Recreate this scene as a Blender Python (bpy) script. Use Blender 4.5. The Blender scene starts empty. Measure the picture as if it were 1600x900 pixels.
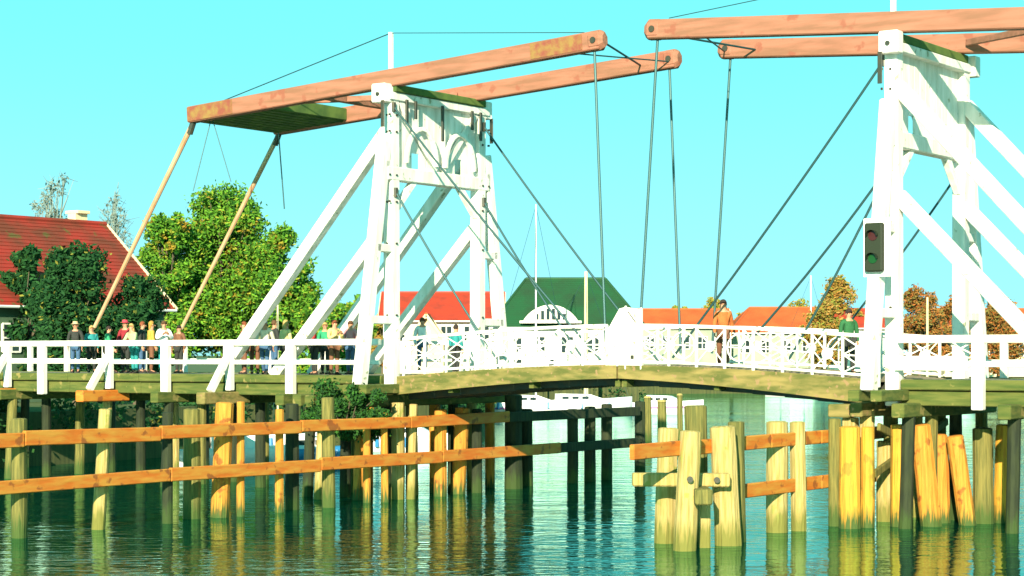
import bpy, bmesh, math, random
from mathutils import Vector, Matrix
random.seed(7)
S = bpy.context.scene
COL = S.collection
R_ = math.radians
# ------------------------------------------------------------------ camera
FPX, HOR, EYE = 3017.0, 555.0, 4.3          # focal length in photo pixels (1600 wide), horizon row, eye height over the water
cd = bpy.data.cameras.new('camera'); cam = bpy.data.objects.new('camera', cd); COL.objects.link(cam)
cam.location = (0, 0, EYE); cam.rotation_euler = (R_(90), 0, 0)
cd.sensor_width = 36; cd.lens = 36*FPX/1600; cd.shift_y = (HOR-450)/1600
cd.clip_start = .5; cd.clip_end = 20000
S.camera = cam
# ------------------------------------------------------------------ sun and sky
SUN_EL = R_(20); LD = Vector((.20, .98, 0)).normalized()      # light travels away from the viewer and a little to the right
w = bpy.data.worlds.new('World'); S.world = w; w.use_nodes = True
nt = w.node_tree; nt.nodes.clear()
sky = nt.nodes.new('ShaderNodeTexSky'); sky.sky_type = 'NISHITA'; sky.sun_disc = False
sky.sun_elevation = SUN_EL; sky.sun_rotation = math.atan2(-LD.x, -LD.y)
sky.air_density = 1.0; sky.dust_density = .3; sky.ozone_density = 1.0
tint = nt.nodes.new('ShaderNodeMix'); tint.data_type = 'RGBA'; tint.blend_type = 'MULTIPLY'; tint.inputs[0].default_value = 1
tint.inputs[7].default_value = (.30, 1.5, .85, 1)
cap = nt.nodes.new('ShaderNodeMix'); cap.data_type = 'RGBA'; cap.blend_type = 'DARKEN'; cap.inputs[0].default_value = 1; cap.clamp_result = False
grad = nt.nodes.new('ShaderNodeMix'); grad.data_type = 'RGBA'; grad.inputs[6].default_value = (1.55, 3.85, 4.3, 1); grad.inputs[7].default_value = (.80, 3.85, 4.1, 1)
tcw = nt.nodes.new('ShaderNodeTexCoord'); sep = nt.nodes.new('ShaderNodeSeparateXYZ'); mr = nt.nodes.new('ShaderNodeMapRange')
mr.inputs[1].default_value = .0; mr.inputs[2].default_value = .20; mr.interpolation_type = 'SMOOTHSTEP'
nt.links.new(tcw.outputs['Generated'], sep.inputs[0]); nt.links.new(sep.outputs[2], mr.inputs[0]); nt.links.new(mr.outputs[0], grad.inputs[0]); nt.links.new(grad.outputs[2], cap.inputs[7])
bg = nt.nodes.new('ShaderNodeBackground'); bg.inputs[1].default_value = .12
wo = nt.nodes.new('ShaderNodeOutputWorld')
nt.links.new(sky.outputs[0], tint.inputs[6]); nt.links.new(tint.outputs[2], cap.inputs[6]); nt.links.new(cap.outputs[2], bg.inputs[0]); nt.links.new(bg.outputs[0], wo.inputs[0])
sd = bpy.data.lights.new('sun', 'SUN'); sd.energy = 5; sd.angle = R_(.5); sd.color = (1, .86, .66)
so = bpy.data.objects.new('sun', sd); COL.objects.link(so)
so.rotation_euler = (Vector((LD.x*math.cos(SUN_EL), LD.y*math.cos(SUN_EL), -math.sin(SUN_EL)))).to_track_quat('-Z', 'Y').to_euler()
S.view_settings.view_transform = 'Standard'; S.view_settings.look = 'None'
S.view_settings.gamma = 1; S.view_settings.use_curve_mapping = False
S.view_settings.exposure = 1.15
S.render.engine = 'CYCLES'

# ------------------------------------------------------------------ materials
def mat(name, c, rough=.8, var=None, scale=3, amount=.6, stretch=(1, 1, 1), bump=0, algae=None, spots=None, metal=0, island=None, spec=.4):
    """c base colour; var second colour mixed by noise; algae=(z, colour) band near the water; spots=(colour, scale, threshold)."""
    m = bpy.data.materials.new(name); m.use_nodes = True
    n = m.node_tree.nodes; l = m.node_tree.links; b = n['Principled BSDF']
    b.inputs['Roughness'].default_value = rough; b.inputs['Metallic'].default_value = metal
    b.inputs['Specular IOR Level'].default_value = spec
    tc = n.new('ShaderNodeTexCoord'); mp = n.new('ShaderNodeMapping'); mp.inputs['Scale'].default_value = stretch
    l.new(tc.outputs['Object'], mp.inputs[0])
    rgb = n.new('ShaderNodeRGB'); rgb.outputs[0].default_value = (*c, 1); out = rgb.outputs[0]
    def mix(fac, a, col):
        x = n.new('ShaderNodeMix'); x.data_type = 'RGBA'
        l.new(fac, x.inputs[0]); l.new(a, x.inputs[6]); x.inputs[7].default_value = (*col, 1); return x.outputs[2]
    def ramp(sock, a, bb, hi=1):
        r = n.new('ShaderNodeMapRange'); r.inputs[1].default_value = a; r.inputs[2].default_value = bb; r.inputs[4].default_value = hi
        l.new(sock, r.inputs[0]); return r.outputs[0]
    noise = n.new('ShaderNodeTexNoise'); noise.inputs['Scale'].default_value = scale; noise.inputs['Detail'].default_value = 6
    l.new(mp.outputs[0], noise.inputs[0])
    if island:
        g = n.new('ShaderNodeNewGeometry')
        for k, (col, lo, hi) in enumerate(island):
            out = mix(ramp(g.outputs['Random Per Island'], lo, hi), out, col)
    if var: out = mix(ramp(noise.outputs[0], .38, .64, amount), out, var)
    if spots:
        n2 = n.new('ShaderNodeTexNoise'); n2.inputs['Scale'].default_value = spots[1]; n2.inputs['Detail'].default_value = 4
        l.new(tc.outputs['Object'], n2.inputs[0]); out = mix(ramp(n2.outputs[0], spots[2], spots[2]+.06, .85), out, spots[0])
    if algae:
        g = n.new('ShaderNodeNewGeometry'); sp = n.new('ShaderNodeSeparateXYZ'); l.new(g.outputs['Position'], sp.inputs[0])
        ad = n.new('ShaderNodeMath'); ad.operation = 'MULTIPLY_ADD'; l.new(noise.outputs[0], ad.inputs[0]); ad.inputs[1].default_value = 1.3
        l.new(sp.outputs[2], ad.inputs[2]); out = mix(ramp(ad.outputs[0], algae[0]+.82, algae[0]+.50), out, algae[1])
    l.new(out, b.inputs['Base Color'])
    if bump:
        bp = n.new('ShaderNodeBump'); bp.inputs['Strength'].default_value = bump; bp.inputs['Distance'].default_value = .03
        l.new(noise.outputs[0], bp.inputs['Height']); l.new(bp.outputs[0], b.inputs['Normal'])
    return m
ALG = (.05, .09, .015)
M = {}
M['white'] = mat('white_paint', (.82, .80, .74), .6, (.48, .50, .38), 2.2, .5, (2, 2, .4), .4, spots=((.26, .28, .15), 4, .655))
M['beam'] = mat('faded_red_wood', (.34, .14, .085), .75, (.20, .095, .05), 3.5, .8, (.22, 2, 2), .5, spots=((.25, .08, .045), 2.2, .60))
M['shadegreen'] = mat('shade_green_boards', (.10, .16, .03), .9, (.04, .09, .02), 2, .8, bump=.3)  # dark green colour stands in for shade under and between the beams
M['fender'] = mat('orange_fender_plank', (.52, .135, .012), .7, (.54, .25, .035), 1.3, .9, (1, 1, 5), .7, spots=((.24, .07, .015), 3.2, .60))
M['pileorange'] = mat('orange_pile_wood', (.50, .18, .018), .8, (.50, .27, .035), 3.5, .9, (5, 5, .35), 1.0, algae=(.3, ALG), spots=((.22, .07, .01), 2.6, .6))
M['pilegold'] = mat('golden_pile_wood', (.56, .33, .03), .8, (.45, .20, .02), 3.5, .9, (5, 5, .35), 1.0, algae=(.3, ALG), spots=((.26, .18, .02), 2.6, .6))
M['pilepale'] = mat('pale_weathered_pile_wood', (.44, .34, .13), .85, (.27, .22, .05), 3.5, .9, (5, 5, .35), 1.0, algae=(.42, (.16, .16, .03)), spots=((.24, .26, .05), 3, .62))
M['pileolive'] = mat('olive_pile_wood', (.19, .17, .04), .85, (.08, .09, .02), 3.5, .9, (5, 5, .35), 1.0, algae=(.4, ALG))
M['pileshade'] = mat('shade_dark_pile_wood', (.012, .02, .008), .85, (.028, .04, .012), 3, .8, (3, 3, .5), .6, algae=(.4, (.03, .06, .01)))  # near-black green puts the shade under the deck into the wood colour
M['deck'] = mat('mossy_deck_timber', (.11, .125, .025), .9, (.045, .08, .012), 3.0, .9, (.4, 1, 3), .8, spots=((.24, .20, .06), 3, .62))
M['fascia'] = mat('weathered_leaf_fascia', (.25, .195, .06), .85, (.07, .09, .015), 2.6, .9, (.5, 1, 2), .9, spots=((.27, .17, .08), 6, .6))
M['planks'] = mat('deck_planks', (.28, .24, .15), .9, (.16, .14, .09), 2, .8, (6, .5, 1), .4)
M['iron'] = mat('dark_iron', (.035, .05, .04), .5, (.08, .06, .03), 6, .6, metal=.3)
M['cable'] = mat('steel_cable', (.03, .085, .085), .5, metal=.5)
M['rust'] = mat('rusty_plate', (.22, .06, .035), .7, (.25, .16, .04), 4, .9, bump=.6)
M['rod'] = mat('weathered_pole_wood', (.48, .34, .20), .7, (.45, .20, .09), 1.2, .9, (1, 1, .5))
M['redtile'] = mat('red_roof_tiles', (.46, .045, .018), .7, (.28, .04, .02), .9, .9, (1, 1, 1), .5)
M['darktile'] = mat('dark_crimson_roof_tiles', (.33, .028, .016), .75, (.14, .035, .015), .7, .9, (1, 1, 1), .5, spots=((.10, .09, .02), 1.2, .62))
M['orangetile'] = mat('orange_roof_tiles', (.46, .085, .022), .7, (.38, .12, .03), .5, .8)
M['greenroof'] = mat('green_roof', (.012, .085, .028), .7, (.018, .055, .022), .5, .8)
M['dimwall'] = mat('weathered_grey_green_wall', (.30, .36, .26), .8, (.2, .26, .18), .5, .6)
M['plaster'] = mat('white_plaster', (.78, .77, .66), .8, (.66, .68, .55), .5, .5)
M['cream'] = mat('cream_plaster', (.68, .58, .36), .8, (.6, .5, .3), .5, .5)
M['greywall'] = mat('dark_green_boarding', (.07, .13, .07), .8, (.05, .09, .05), 1, .6)
M['glass'] = mat('window_glass', (.02, .035, .035), .08, spec=.6)
M['hull'] = mat('white_gelcoat', (.82, .82, .80), .25)
M['stripe'] = mat('violet_stripe', (.40, .16, .38), .4)
M['bluehull'] = mat('blue_hull', (.03, .20, .42), .3)
M['mast'] = mat('varnished_mast', (.60, .54, .32), .4)
M['alu'] = mat('pale_aluminium', (.72, .74, .72), .4)
M['bark'] = mat('bark', (.12, .10, .06), .9, (.07, .06, .035), 3, .7, (2, 2, .4), .5)
M['lens_red'] = mat('red_lens', (.05, .01, .008), .3)
M['lens_green'] = mat('green_lens', (.006, .06, .01), .3)
M['signal'] = mat('dark_green_signal', (.012, .022, .008), .7)
def leafmat(name, base, isl, spots=None): 
    m = mat(name, base, .75, island=isl, spec=.2, spots=spots)
    b = m.node_tree.nodes['Principled BSDF']
    b.inputs['Transmission Weight'].default_value = 0
    return m
M['leaf_green'] = leafmat('autumn_green_leaves', (.02, .09, .01), [((.12, .29, .02), .05, .7), ((.28, .30, .03), .86, .93)], ((.34, .18, .02), .55, .62))
M['leaf_dark'] = leafmat('dark_green_leaves', (.008, .045, .012), [((.022, .09, .02), .3, .9), ((.20, .20, .03), .96, .97)])
M['leaf_bush'] = leafmat('bush_leaves', (.01, .05, .01), [((.03, .11, .012), .3, .9)])
M['leaf_lime'] = leafmat('yellow_green_leaves', (.20, .24, .03), [((.35, .22, .03), .3, .9)])
M['leaf_orange'] = leafmat('orange_leaves', (.34, .16, .03), [((.17, .20, .03), .2, .6), ((.36, .22, .06), .7, .9)])
M['leaf_rust'] = leafmat('rusty_leaves', (.30, .10, .02), [((.13, .13, .03), .2, .6), ((.34, .16, .04), .7, .9)])
M['twig'] = leafmat('bare_twigs', (.16, .24, .22), [((.22, .24, .18), .3, .9)])
# ground and water
M['ground'] = mat('grass_ground', (.05, .10, .02), .95, (.12, .13, .05), .2, .8)
M['quay'] = mat('old_timber_quay', (.045, .06, .02), .9, (.09, .10, .03), 2, .8, (3, 3, .3), .5)
M['path'] = mat('street_paving', (.26, .23, .17), .9, (.2, .18, .13), 1, .6)
wm = bpy.data.materials.new('river_water'); wm.use_nodes = True; M['water'] = wm
n = wm.node_tree.nodes; l = wm.node_tree.links; b = n['Principled BSDF']
n.remove(b)
g = n.new('ShaderNodeNewGeometry'); mp = n.new('ShaderNodeMapping'); mp.inputs['Scale'].default_value = (.8, 1.6, 1)
mp.inputs['Rotation'].default_value = (0, 0, .15)
n1 = n.new('ShaderNodeTexNoise'); n1.inputs['Scale'].default_value = 1.8; n1.inputs['Detail'].default_value = 3
n2 = n.new('ShaderNodeTexNoise'); n2.inputs['Scale'].default_value = .5; n2.inputs['Detail'].default_value = 2
ad = n.new('ShaderNodeMath'); ad.operation = 'MULTIPLY_ADD'; ad.inputs[1].default_value = 1.6
bp = n.new('ShaderNodeBump'); bp.inputs['Strength'].default_value = .30; bp.inputs['Distance'].default_value = .035
l.new(g.outputs['Position'], mp.inputs[0]); l.new(mp.outputs[0], n1.inputs[0]); l.new(mp.outputs[0], n2.inputs[0])
l.new(n2.outputs[0], ad.inputs[0]); l.new(n1.outputs[0], ad.inputs[2]); l.new(ad.outputs[0], bp.inputs['Height'])
gl = n.new('ShaderNodeBsdfGlossy'); gl.inputs['Color'].default_value = (.58, 1, .86, 1); gl.inputs['Roughness'].default_value = .04
df = n.new('ShaderNodeBsdfDiffuse'); df.inputs['Color'].default_value = (.0008, .030, .021, 1)
fr = n.new('ShaderNodeFresnel'); fr.inputs['IOR'].default_value = 1.5; mx = n.new('ShaderNodeMixShader')
n3 = n.new('ShaderNodeTexNoise'); n3.inputs['Scale'].default_value = .09; n3.inputs['Detail'].default_value = 3; st = n.new('ShaderNodeMapRange')
st.inputs[1].default_value = .35; st.inputs[2].default_value = .65; st.inputs[3].default_value = .35; st.inputs[4].default_value = .95
l.new(mp.outputs[0], n3.inputs[0]); l.new(n3.outputs[0], st.inputs[0]); l.new(st.outputs[0], bp.inputs['Strength'])
l.new(bp.outputs[0], gl.inputs['Normal']); l.new(bp.outputs[0], fr.inputs['Normal']); l.new(fr.outputs[0], mx.inputs[0]); l.new(df.outputs[0], mx.inputs[1]); l.new(gl.outputs[0], mx.inputs[2])
l.new(mx.outputs[0], [q for q in n if q.type == 'OUTPUT_MATERIAL'][0].inputs[0])

# ------------------------------------------------------------------ helpers
class MB:
    def __init__(s): s.v = []; s.f = []
    def add(s, vs, fs):
        k = len(s.v); s.v += [tuple(a) for a in vs]; s.f += [tuple(i+k for i in f) for f in fs]; return s
    def ring(s, rings, cap=True):
        k = len(rings[0]); vs = [p for r in rings for p in r]; fs = []
        for i in range(len(rings)-1):
            for j in range(k):
                a = i*k+j; c = i*k+(j+1) % k; fs.append((a, c, c+k, a+k))
        if cap: fs.append(tuple(reversed(range(k)))); fs.append(tuple(range((len(rings)-1)*k, len(rings)*k)))
        return s.add(vs, fs)
    def beam(s, p, q, w, h, up=(0, 0, 1), ch=.02, w2=None, h2=None):
        """squared timber with chamfered edges from p to q; w across, h along up"""
        p = Vector(p); q = Vector(q); d = (q-p).normalized(); up = Vector(up)
        if abs(d.dot(up)) > .95: up = Vector((1, 0, 0))
        x = d.cross(up).normalized(); y = x.cross(d).normalized()
        def rg(c, w, h, k=0):
            a = w/2-k; b_ = h/2-k; pr = [(-a+ch, -b_), (a-ch, -b_), (a, -b_+ch), (a, b_-ch), (a-ch, b_), (-a+ch, b_), (-a, b_-ch), (-a, -b_+ch)]
            return [c+x*i+y*j for i, j in pr]
        return s.ring([rg(p, w, h, ch*.6), rg(p+d*ch, w, h), rg(q-d*ch, w2 or w, h2 or h), rg(q, w2 or w, h2 or h, ch*.6)])
    def box(s, c, size, ch=.015):
        c = Vector(c); hx = size[0]/2
        return s.beam(c-Vector((hx, 0, 0)), c+Vector((hx, 0, 0)), size[1], size[2], ch=min(ch, min(size)/4))
    def cyl(s, p, q, r, r2=None, k=10, wob=0):
        p = Vector(p); q = Vector(q); d = (q-p).normalized(); r2 = r if r2 is None else r2
        up = Vector((0, 0, 1)) if abs(d.z) < .9 else Vector((1, 0, 0)); x = d.cross(up).normalized(); y = d.cross(x)
        N = 2 if not wob else 7; rings = []
        ph = [1+random.uniform(-wob, wob) for _ in range(k)]
        for i in range(N):
            f = i/(N-1); c = p.lerp(q, f); rr = r+(r2-r)*f; wv = 1+random.uniform(-wob, wob)*.5
            off = (x*random.uniform(-1, 1)+y*random.uniform(-1, 1))*wob*r*.5 if 0 < i < N-1 else Vector()
            rings.append([c+off+(x*math.cos(a)+y*math.sin(a))*rr*ph[j]*wv for j, a in enumerate([2*math.pi*j/k for j in range(k)])])
        if wob:
            rings.append([q+d*r2*.12+(v-q)*.72 for v in rings[-1]])
        return s.ring(rings)
    def ball(s, c, r, k=10, m=6, sz=(1, 1, 1)):
        rings = []
        for i in range(m+1):
            t = math.pi*(i/m); t = min(max(t, .05), math.pi-.05)
            rings.append([(c[0]+r*sz[0]*math.sin(t)*math.cos(2*math.pi*j/k), c[1]+r*sz[1]*math.sin(t)*math.sin(2*math.pi*j/k), c[2]-r*sz[2]*math.cos(t)) for j in range(k)])
        return s.ring(rings)
    def prism(s, pts, d):
        """pts: 3D outline, d: extrude vector"""
        d = Vector(d); a = [Vector(p) for p in pts]; return s.ring([a, [p+d for p in a]])
    def tube(s, pts, r, k=6):
        for a, c in zip(pts, pts[1:]): s.cyl(a, c, r, k=k)
        return s
    def build(s, name, m, parent=None, smooth=False):
        me = bpy.data.meshes.new(name); me.from_pydata(s.v, [], s.f)
        bm = bmesh.new(); bm.from_mesh(me); bmesh.ops.recalc_face_normals(bm, faces=bm.faces); bm.to_mesh(me); bm.free()
        if smooth:
            for p in me.polygons: p.use_smooth = True
        if m: me.materials.append(M[m] if isinstance(m, str) else m)
        o = bpy.data.objects.new(name, me); COL.objects.link(o)
        if parent: o.parent = parent
        return o
def tag(o, label, cat, group=None):
    o['label'] = label; o['category'] = cat
    if group: o['group'] = group
    return o
def empty(name, loc, label, cat, rz=0, group=None):
    o = bpy.data.objects.new(name, None); COL.objects.link(o); o.location = loc; o.rotation_euler = (0, 0, rz); o.empty_display_size = .3
    return tag(o, label, cat, group)
def struct(o, kind='structure'): o['kind'] = kind; return o
def at(px, Y, py=None, z=None):
    """world point seen at photo pixel px (py) at depth Y"""
    return Vector(((px-800)*Y/FPX, Y, z if py is None else EYE+(HOR-py)*Y/FPX))

# bridge frame: t along the bridge, u across it (away from the viewer)
OX, OY = -3.65, 58.0; BA = math.atan2(-.5745, .8185); TV = Vector((.8185, -.5745, 0)); UV = Vector((.5745, .8185, 0))
def t_at(px, u=0):
    k = (px-800)/FPX; return (k*(OY+.8185*u)-OX-.5745*u)/(.8185+.5745*k)
def bridge_empty(name, label, cat, t=0, u=0, group=None):
    e = empty(name, (0, 0, 0), label, cat, BA, group); e.location = Vector((OX, OY, 0))+TV*t+UV*u; e['t0'] = t; e['u0'] = u
    return e
class BB(MB):
    """mesh written in bridge coordinates, moved into its thing's own frame on build"""
    def build(s, name, m, parent, smooth=False, top=None):
        r = top or parent; t0, u0 = r['t0'], r['u0']
        s.v = [(a-t0, b_-u0, c) for a, b_, c in s.v]
        return MB.build(s, name, m, parent, smooth)
DK = EYE-.62            # deck level
SPAN = 16.2
MIRR = lambda t: SPAN-t

# ------------------------------------------------------------------ setting: water, land
struct(MB().add([(-1500, -400, 0), (1500, -400, 0), (1500, 4000, 0), (-1500, 4000, 0)], [(0, 1, 2, 3)]).build('river', 'water'))
bank = [(-900, 60), (-24, 66), (-19, 74), (-13, 84), (-4, 93), (-2, 118), (-1, 141), (9.4, 143), (10.6, 165), (12, 213), (26, 217), (60, 219), (150, 240), (900, 330)]
m = MB(); top = [(x, y, 2.1) for x, y in bank]; bot = [(x, y, -1.5) for x, y in bank]; k = len(bank)
struct(m.add(top+[(6000, 9000, 2.1), (-6000, 9000, 2.1)], [tuple(range(k+2))]).build('ground', 'ground'))
m = MB().add(top+bot, [(i, i+1, i+1+k, i+k) for i in range(k-1)]); struct(m.build('riverbank', 'quay'))
m = MB()   # raised street carrying the bridge head on the left bank
m.ring([[( *( (Vector((OX, OY, 0))+TV*t+UV*u).xy), z) for t, u, z in ((tt, -1.5, 1), (tt, 6.2, 1), (tt, 6.2, DK-.01), (tt, -1.5, DK-.01))] for tt in (-90, -24.3)])
struct(m.build('street', 'path'))

# ------------------------------------------------------------------ portals
def portal(mir, label):
    f = (lambda t: SPAN-t) if mir else (lambda t: t)
    e = bridge_empty('bridge_portal', label, 'bridge portal', f(0), 0)
    for side in (0, 1):
        g = (lambda u: u) if not side else (lambda u: 4.5-u)
        bot = 3.02 if mir else 3.3
        BB().beam((f(0), g(.08), bot), (f(0), g(.02), 12.35), .36, .38, (0, 1, 0), .03).build('post', 'white', e)
        BB().beam((f(0), g(-1.45), 3.42), (f(.0), g(-.30), 10.7), .34, .36, (0, 1, 0), .03).build('raking_leg', 'white', e)
        for z in (5.35, 7.5, 10.0):
            uu = -1.45+1.15*(z-3.42)/7.3; BB().beam((f(.02), g(uu), z), (f(.02), g(.1), z), .30, .24, ch=.02).build('leg_tie', 'white', e)
        for z in (5.5, 7.65, 8.9, 9.7, 11.0, 11.5):
            for uu in (.05, -.28) if z > 8.5 else (.05,):
                BB().cyl((f(0)-.2 if mir else f(0)+.16, g(uu), z), (f(0)-.16 if mir else f(0)+.22, g(uu), z), .035, k=6).build('bolt', 'iron', e)
            if not side: BB().cyl((f(0), g(.05)-.19, z), (f(0), g(.05)-.23, z), .035, k=6).build('bolt', 'iron', e)
        BB().beam((f(-.1), g(.02), 11.1), (f(-7.0), g(.02), 3.62), .34, .36, ch=.03).build('long_brace', 'white', e)
        BB().beam((f(-.1), g(.06), 8.35), (f(-4.7), g(.06), 3.62), .34, .36, ch=.03).build('short_brace', 'white', e)
        BB().box((f(-.08), g(-.32), 12.14), (.52, .36, .56), .03).build('bearing_block', 'white', e)
        m = BB(); m.box((f(.12), g(-.53), 11.5), (.12, .03, .8)); m.cyl((f(-.08), g(-.55), 12.1), (f(-.08), g(-.49), 12.1), .06); m.build('iron_strap', 'iron', e)
    BB().beam((f(.0), -.3, 12.06), (f(.0), 4.8, 12.06), .46, .24, ch=.02).build('head_beam', 'white', e)
    BB().beam((f(.05), -.1, 12.30), (f(.05), 4.5, 12.30), .5, .22, ch=.02).build('shade_axle_beam', 'shadegreen', e)  # beam added in dark green to draw the shade along the head beam
    BB().beam((f(.02), -.35, 9.75), (f(.02), 4.85, 9.75), .34, .42, ch=.03).build('cross_beam', 'white', e)
    m = BB(); k = 11
    for i in range(k):
        u0 = .25+4.0*i/k; u1 = u0+4.0/k-.012
        lo = 9.96
        c = (u0+u1)/2
        if abs(c-1.05) < .12 or abs(c-3.45) < .12: lo = 10.45
        m.beam((f(.03), c, lo), (f(.03), c, 12.0), .05, u1-u0, (0, 1, 0), .006)
    m.build('board_panel', 'white', e)
    s = 1 if not mir else -1
    for a, b_ in ((.3, 2.1), (4.2, 2.4)):
        BB().beam((f(.0)+s*.12, a, 11.95 if not mir else 11.95), (f(0)+s*.12, b_, 10.0), .1, .22, ch=.015).build('diagonal_board', 'white', e)
    for c in (1.25, 3.2):
        m = BB()
        pts = [(f(0)+s*.22, c+.75*math.cos(a), 10.1+1.1*math.sin(a)) for a in [math.pi*i/12 for i in range(13)]]
        for a, b_ in zip(pts, pts[1:]): m.beam(a, b_, .12, .12, (1, 0, 0), .01)
        m.build('arched_bracket', 'white', e)
    for u, L in ((.42, .75), (.85, .55), (2.2, 1.1), (3.75, .6), (4.2, .9)):
        BB().box((f(0)+s*.30, u, 12.0-L/2), (.05, .11, L), .01).build('iron_hanger', 'iron', e)
    # knee braces under the cross beam
    for u0, u1 in ((.2, 1.1), (4.3, 3.4)):
        BB().beam((f(.02), u0, 8.7), (f(.02), u1, 9.6), .2, .2, ch=.02).build('knee_brace', 'white', e)
    m = BB(); m.beam((f(-.0), .02, 12.9), (f(-.0), .02, 14.0), .12, .12, ch=.01); m.build('finial_post', 'white', e)
    for q in (.3, -.3): BB().beam((f(q), -1.7, 3.3), (f(q), 6.1, 3.3), .3, .28).build('sill_beam', 'deck', e)
    return e
PL = portal(False, 'white timber portal left of the opening span, with raking legs and long braces')
PR = portal(True, 'white timber portal on the right, carrying the dark signal box')

# ------------------------------------------------------------------ balance beams
def catenary(p, q, sag, k=10):
    p = Vector(p); q = Vector(q); return [p.lerp(q, i/k)-Vector((0, 0, 4*sag*(i/k)*(1-i/k))) for i in range(k+1)]
def balance(mir, label):
    f = (lambda t: SPAN-t) if mir else (lambda t: t); s = -1 if mir else 1
    e = bridge_empty('balance_beams', label, 'balance beams', f(0), 0)
    tip = 7.62 if not mir else 7.24; zt = 13.07 if not mir else 13.2; zb = 12.1
    Z = lambda t: zb+(zt-zb)*(t+8.3)/(tip+8.3)
    for u in (0.0, 4.12):
        BB().beam((f(-8.3), u, Z(-8.3)), (f(tip-.12), u, Z(tip-.12)), .36, .52, ch=.03).build('beam', 'beam', e)
        cap = BB().beam((f(tip-.55), u, Z(tip-.55)), (f(tip), u, Z(tip)), .40, .56, ch=.12); cap.build('end_cap', 'beam', e)
        m = BB(); m.beam((f(tip-2.4), u-.185, Z(tip-2.4)), (f(tip-.65), u-.185, Z(tip-.65)), .02, .44, ch=.004)
        if not mir and u == 0: m.build('rusty_plate', 'rust', e)
        m = BB(); m.beam((f(-8.28), u-.185, Z(-8.28)), (f(-6.3), u-.185, Z(-6.3)), .02, .46, ch=.004)
        if u == 0: m.build('rusty_plate', 'rust', e)
        m = BB(); m.cyl((f(tip-.28), u-.23, Z(tip-.28)), (f(tip-.28), u+.23, Z(tip-.28)), .09, k=10); m.build('pin', 'iron', e)
        m = BB(); m.cyl((f(-8.15), u, 11.9), (f(-12.8), u, 5.25), .085, .065, k=8); m.build('pull_pole', 'rod', e)
        m = BB(); m.cyl((f(-8.12), u, 12.0), (f(-8.35), u, 11.5), .10, .10, k=8); m.build('pole_socket', 'iron', e)
        m = BB(); tl = 7.65 if not mir else 7.5
        m.cyl((f(tip-.35), u, Z(tip)-.3), (f(tl), u, 4.35), .036, k=6); m.build('hanger_rod', 'cable', e)
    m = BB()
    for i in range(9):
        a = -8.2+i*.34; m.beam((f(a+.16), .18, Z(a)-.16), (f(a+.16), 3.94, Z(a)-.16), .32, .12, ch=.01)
    m.build('counterweight_floor', 'shadegreen', e)
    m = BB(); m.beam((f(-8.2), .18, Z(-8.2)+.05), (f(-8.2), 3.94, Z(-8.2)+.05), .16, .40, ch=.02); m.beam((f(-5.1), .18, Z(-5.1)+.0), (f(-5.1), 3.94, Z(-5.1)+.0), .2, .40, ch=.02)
    m.build('counterweight_box', 'shadegreen', e)
    m = BB(); m.beam((f(-3.2), .18, Z(-3.2)), (f(-3.2), 3.94, Z(-3.2)), .22, .22, ch=.02); m.beam((f(-4.9), .3, Z(-4.9)), (f(-.4), 3.9, Z(-.4)), .12, .18, ch=.02); m.build('cross_tie', 'beam', e)
    m = BB(); m.tube([(f(tip-.1), .05, Z(tip)-.05), (f(tip-1.3), 4.1, Z(tip-1.3)-.05)], .03); m.tube([(f(tip-.2), 4.1, Z(tip)-.1), (f(tip-1.6), .1, Z(tip-1.6)-.1)], .022); m.build('tie_rod', 'cable', e)
    m = BB(); m.tube([(f(0), .02, 13.98), (f(-7.0), .02, Z(-7)+.26)], .016); m.tube([(f(0), .02, 13.98), (f(tip-.7), .02, Z(tip)+.26)], .012); m.build('top_wire', 'cable', e)
    m = BB(); m.tube([(f(-7.7), .3, 11.9), (f(-7.9), -.3, 9.6)], .016); m.tube([(f(-7.6), .3, 11.9), (f(-6.9), .4, 9.9)], .014); m.tube([(f(-8.0), 3.9, 11.9), (f(-8.0), 4.2, 9.3)], .022); m.build('rope', 'cable', e)
    return e
BL = balance(False, 'pair of faded red balance beams over the left portal, rusty plates at tail and tip')
BR = balance(True, 'pair of faded red balance beams reaching in from the right edge')

# ------------------------------------------------------------------ stays from portals to leaves
def leaf_z(t):
    a = min(abs(t-.3), abs(SPAN-.3-t)); return DK+.36*math.sin(min(a/7.9, 1)*math.pi/2)
def stay(p, q, label, sag=.12):
    e = bridge_empty('stay_cable', label, 'stay cable', p[0], p[1], 'stay cables of the bridge'); m = BB(); m.tube(catenary(p, q, sag), .032).build('strand', 'cable', e)
    m = BB(); m.cyl(Vector(p)+Vector((0, 0, .12)), Vector(p)-Vector((0, 0, .16)), .07, k=8); m.build('shackle', 'iron', e)
SP = SPAN
stay((.2, -.1, 11.75), (7.5, 0, leaf_z(7.5)+.1), 'longest near cable from the top of the left portal down to the white centre panel')
stay((.2, 4.5, 11.6), (6.9, 4.1, leaf_z(6.9)+.1), 'cable from the left portal far post top, passing in front of the green roof')
stay((.2, .0, 9.2), (3.9, 0, leaf_z(3.9)+.3), 'short cable from the middle of the left portal near post to the railing')
stay((.2, 4.5, 9.2), (4.2, 4.1, leaf_z(4.2)+.3), 'short cable from the middle of the left portal far post, crossing the eyebrow dormer')
stay((SP-.2, -.1, 11.75), (t_at(1051), 0, leaf_z(9)+.2), 'longest near cable from the top of the right portal down past the walker in orange')
stay((SP-.2, -.1, 8.9), (t_at(1180), 0, leaf_z(12)+.9), 'upper of two cables leaving the right portal beside the signal box')
stay((SP-.2, -.1, 8.75), (t_at(1232), 0, leaf_z(13)+.3), 'lower, steeper of two cables leaving the right portal beside the signal box')
stay((SP-.2, 4.5, 9.1), (SP-4.0, 4.1, leaf_z(12.2)+.3), 'cable seen through the right portal between near post and far post')

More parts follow.
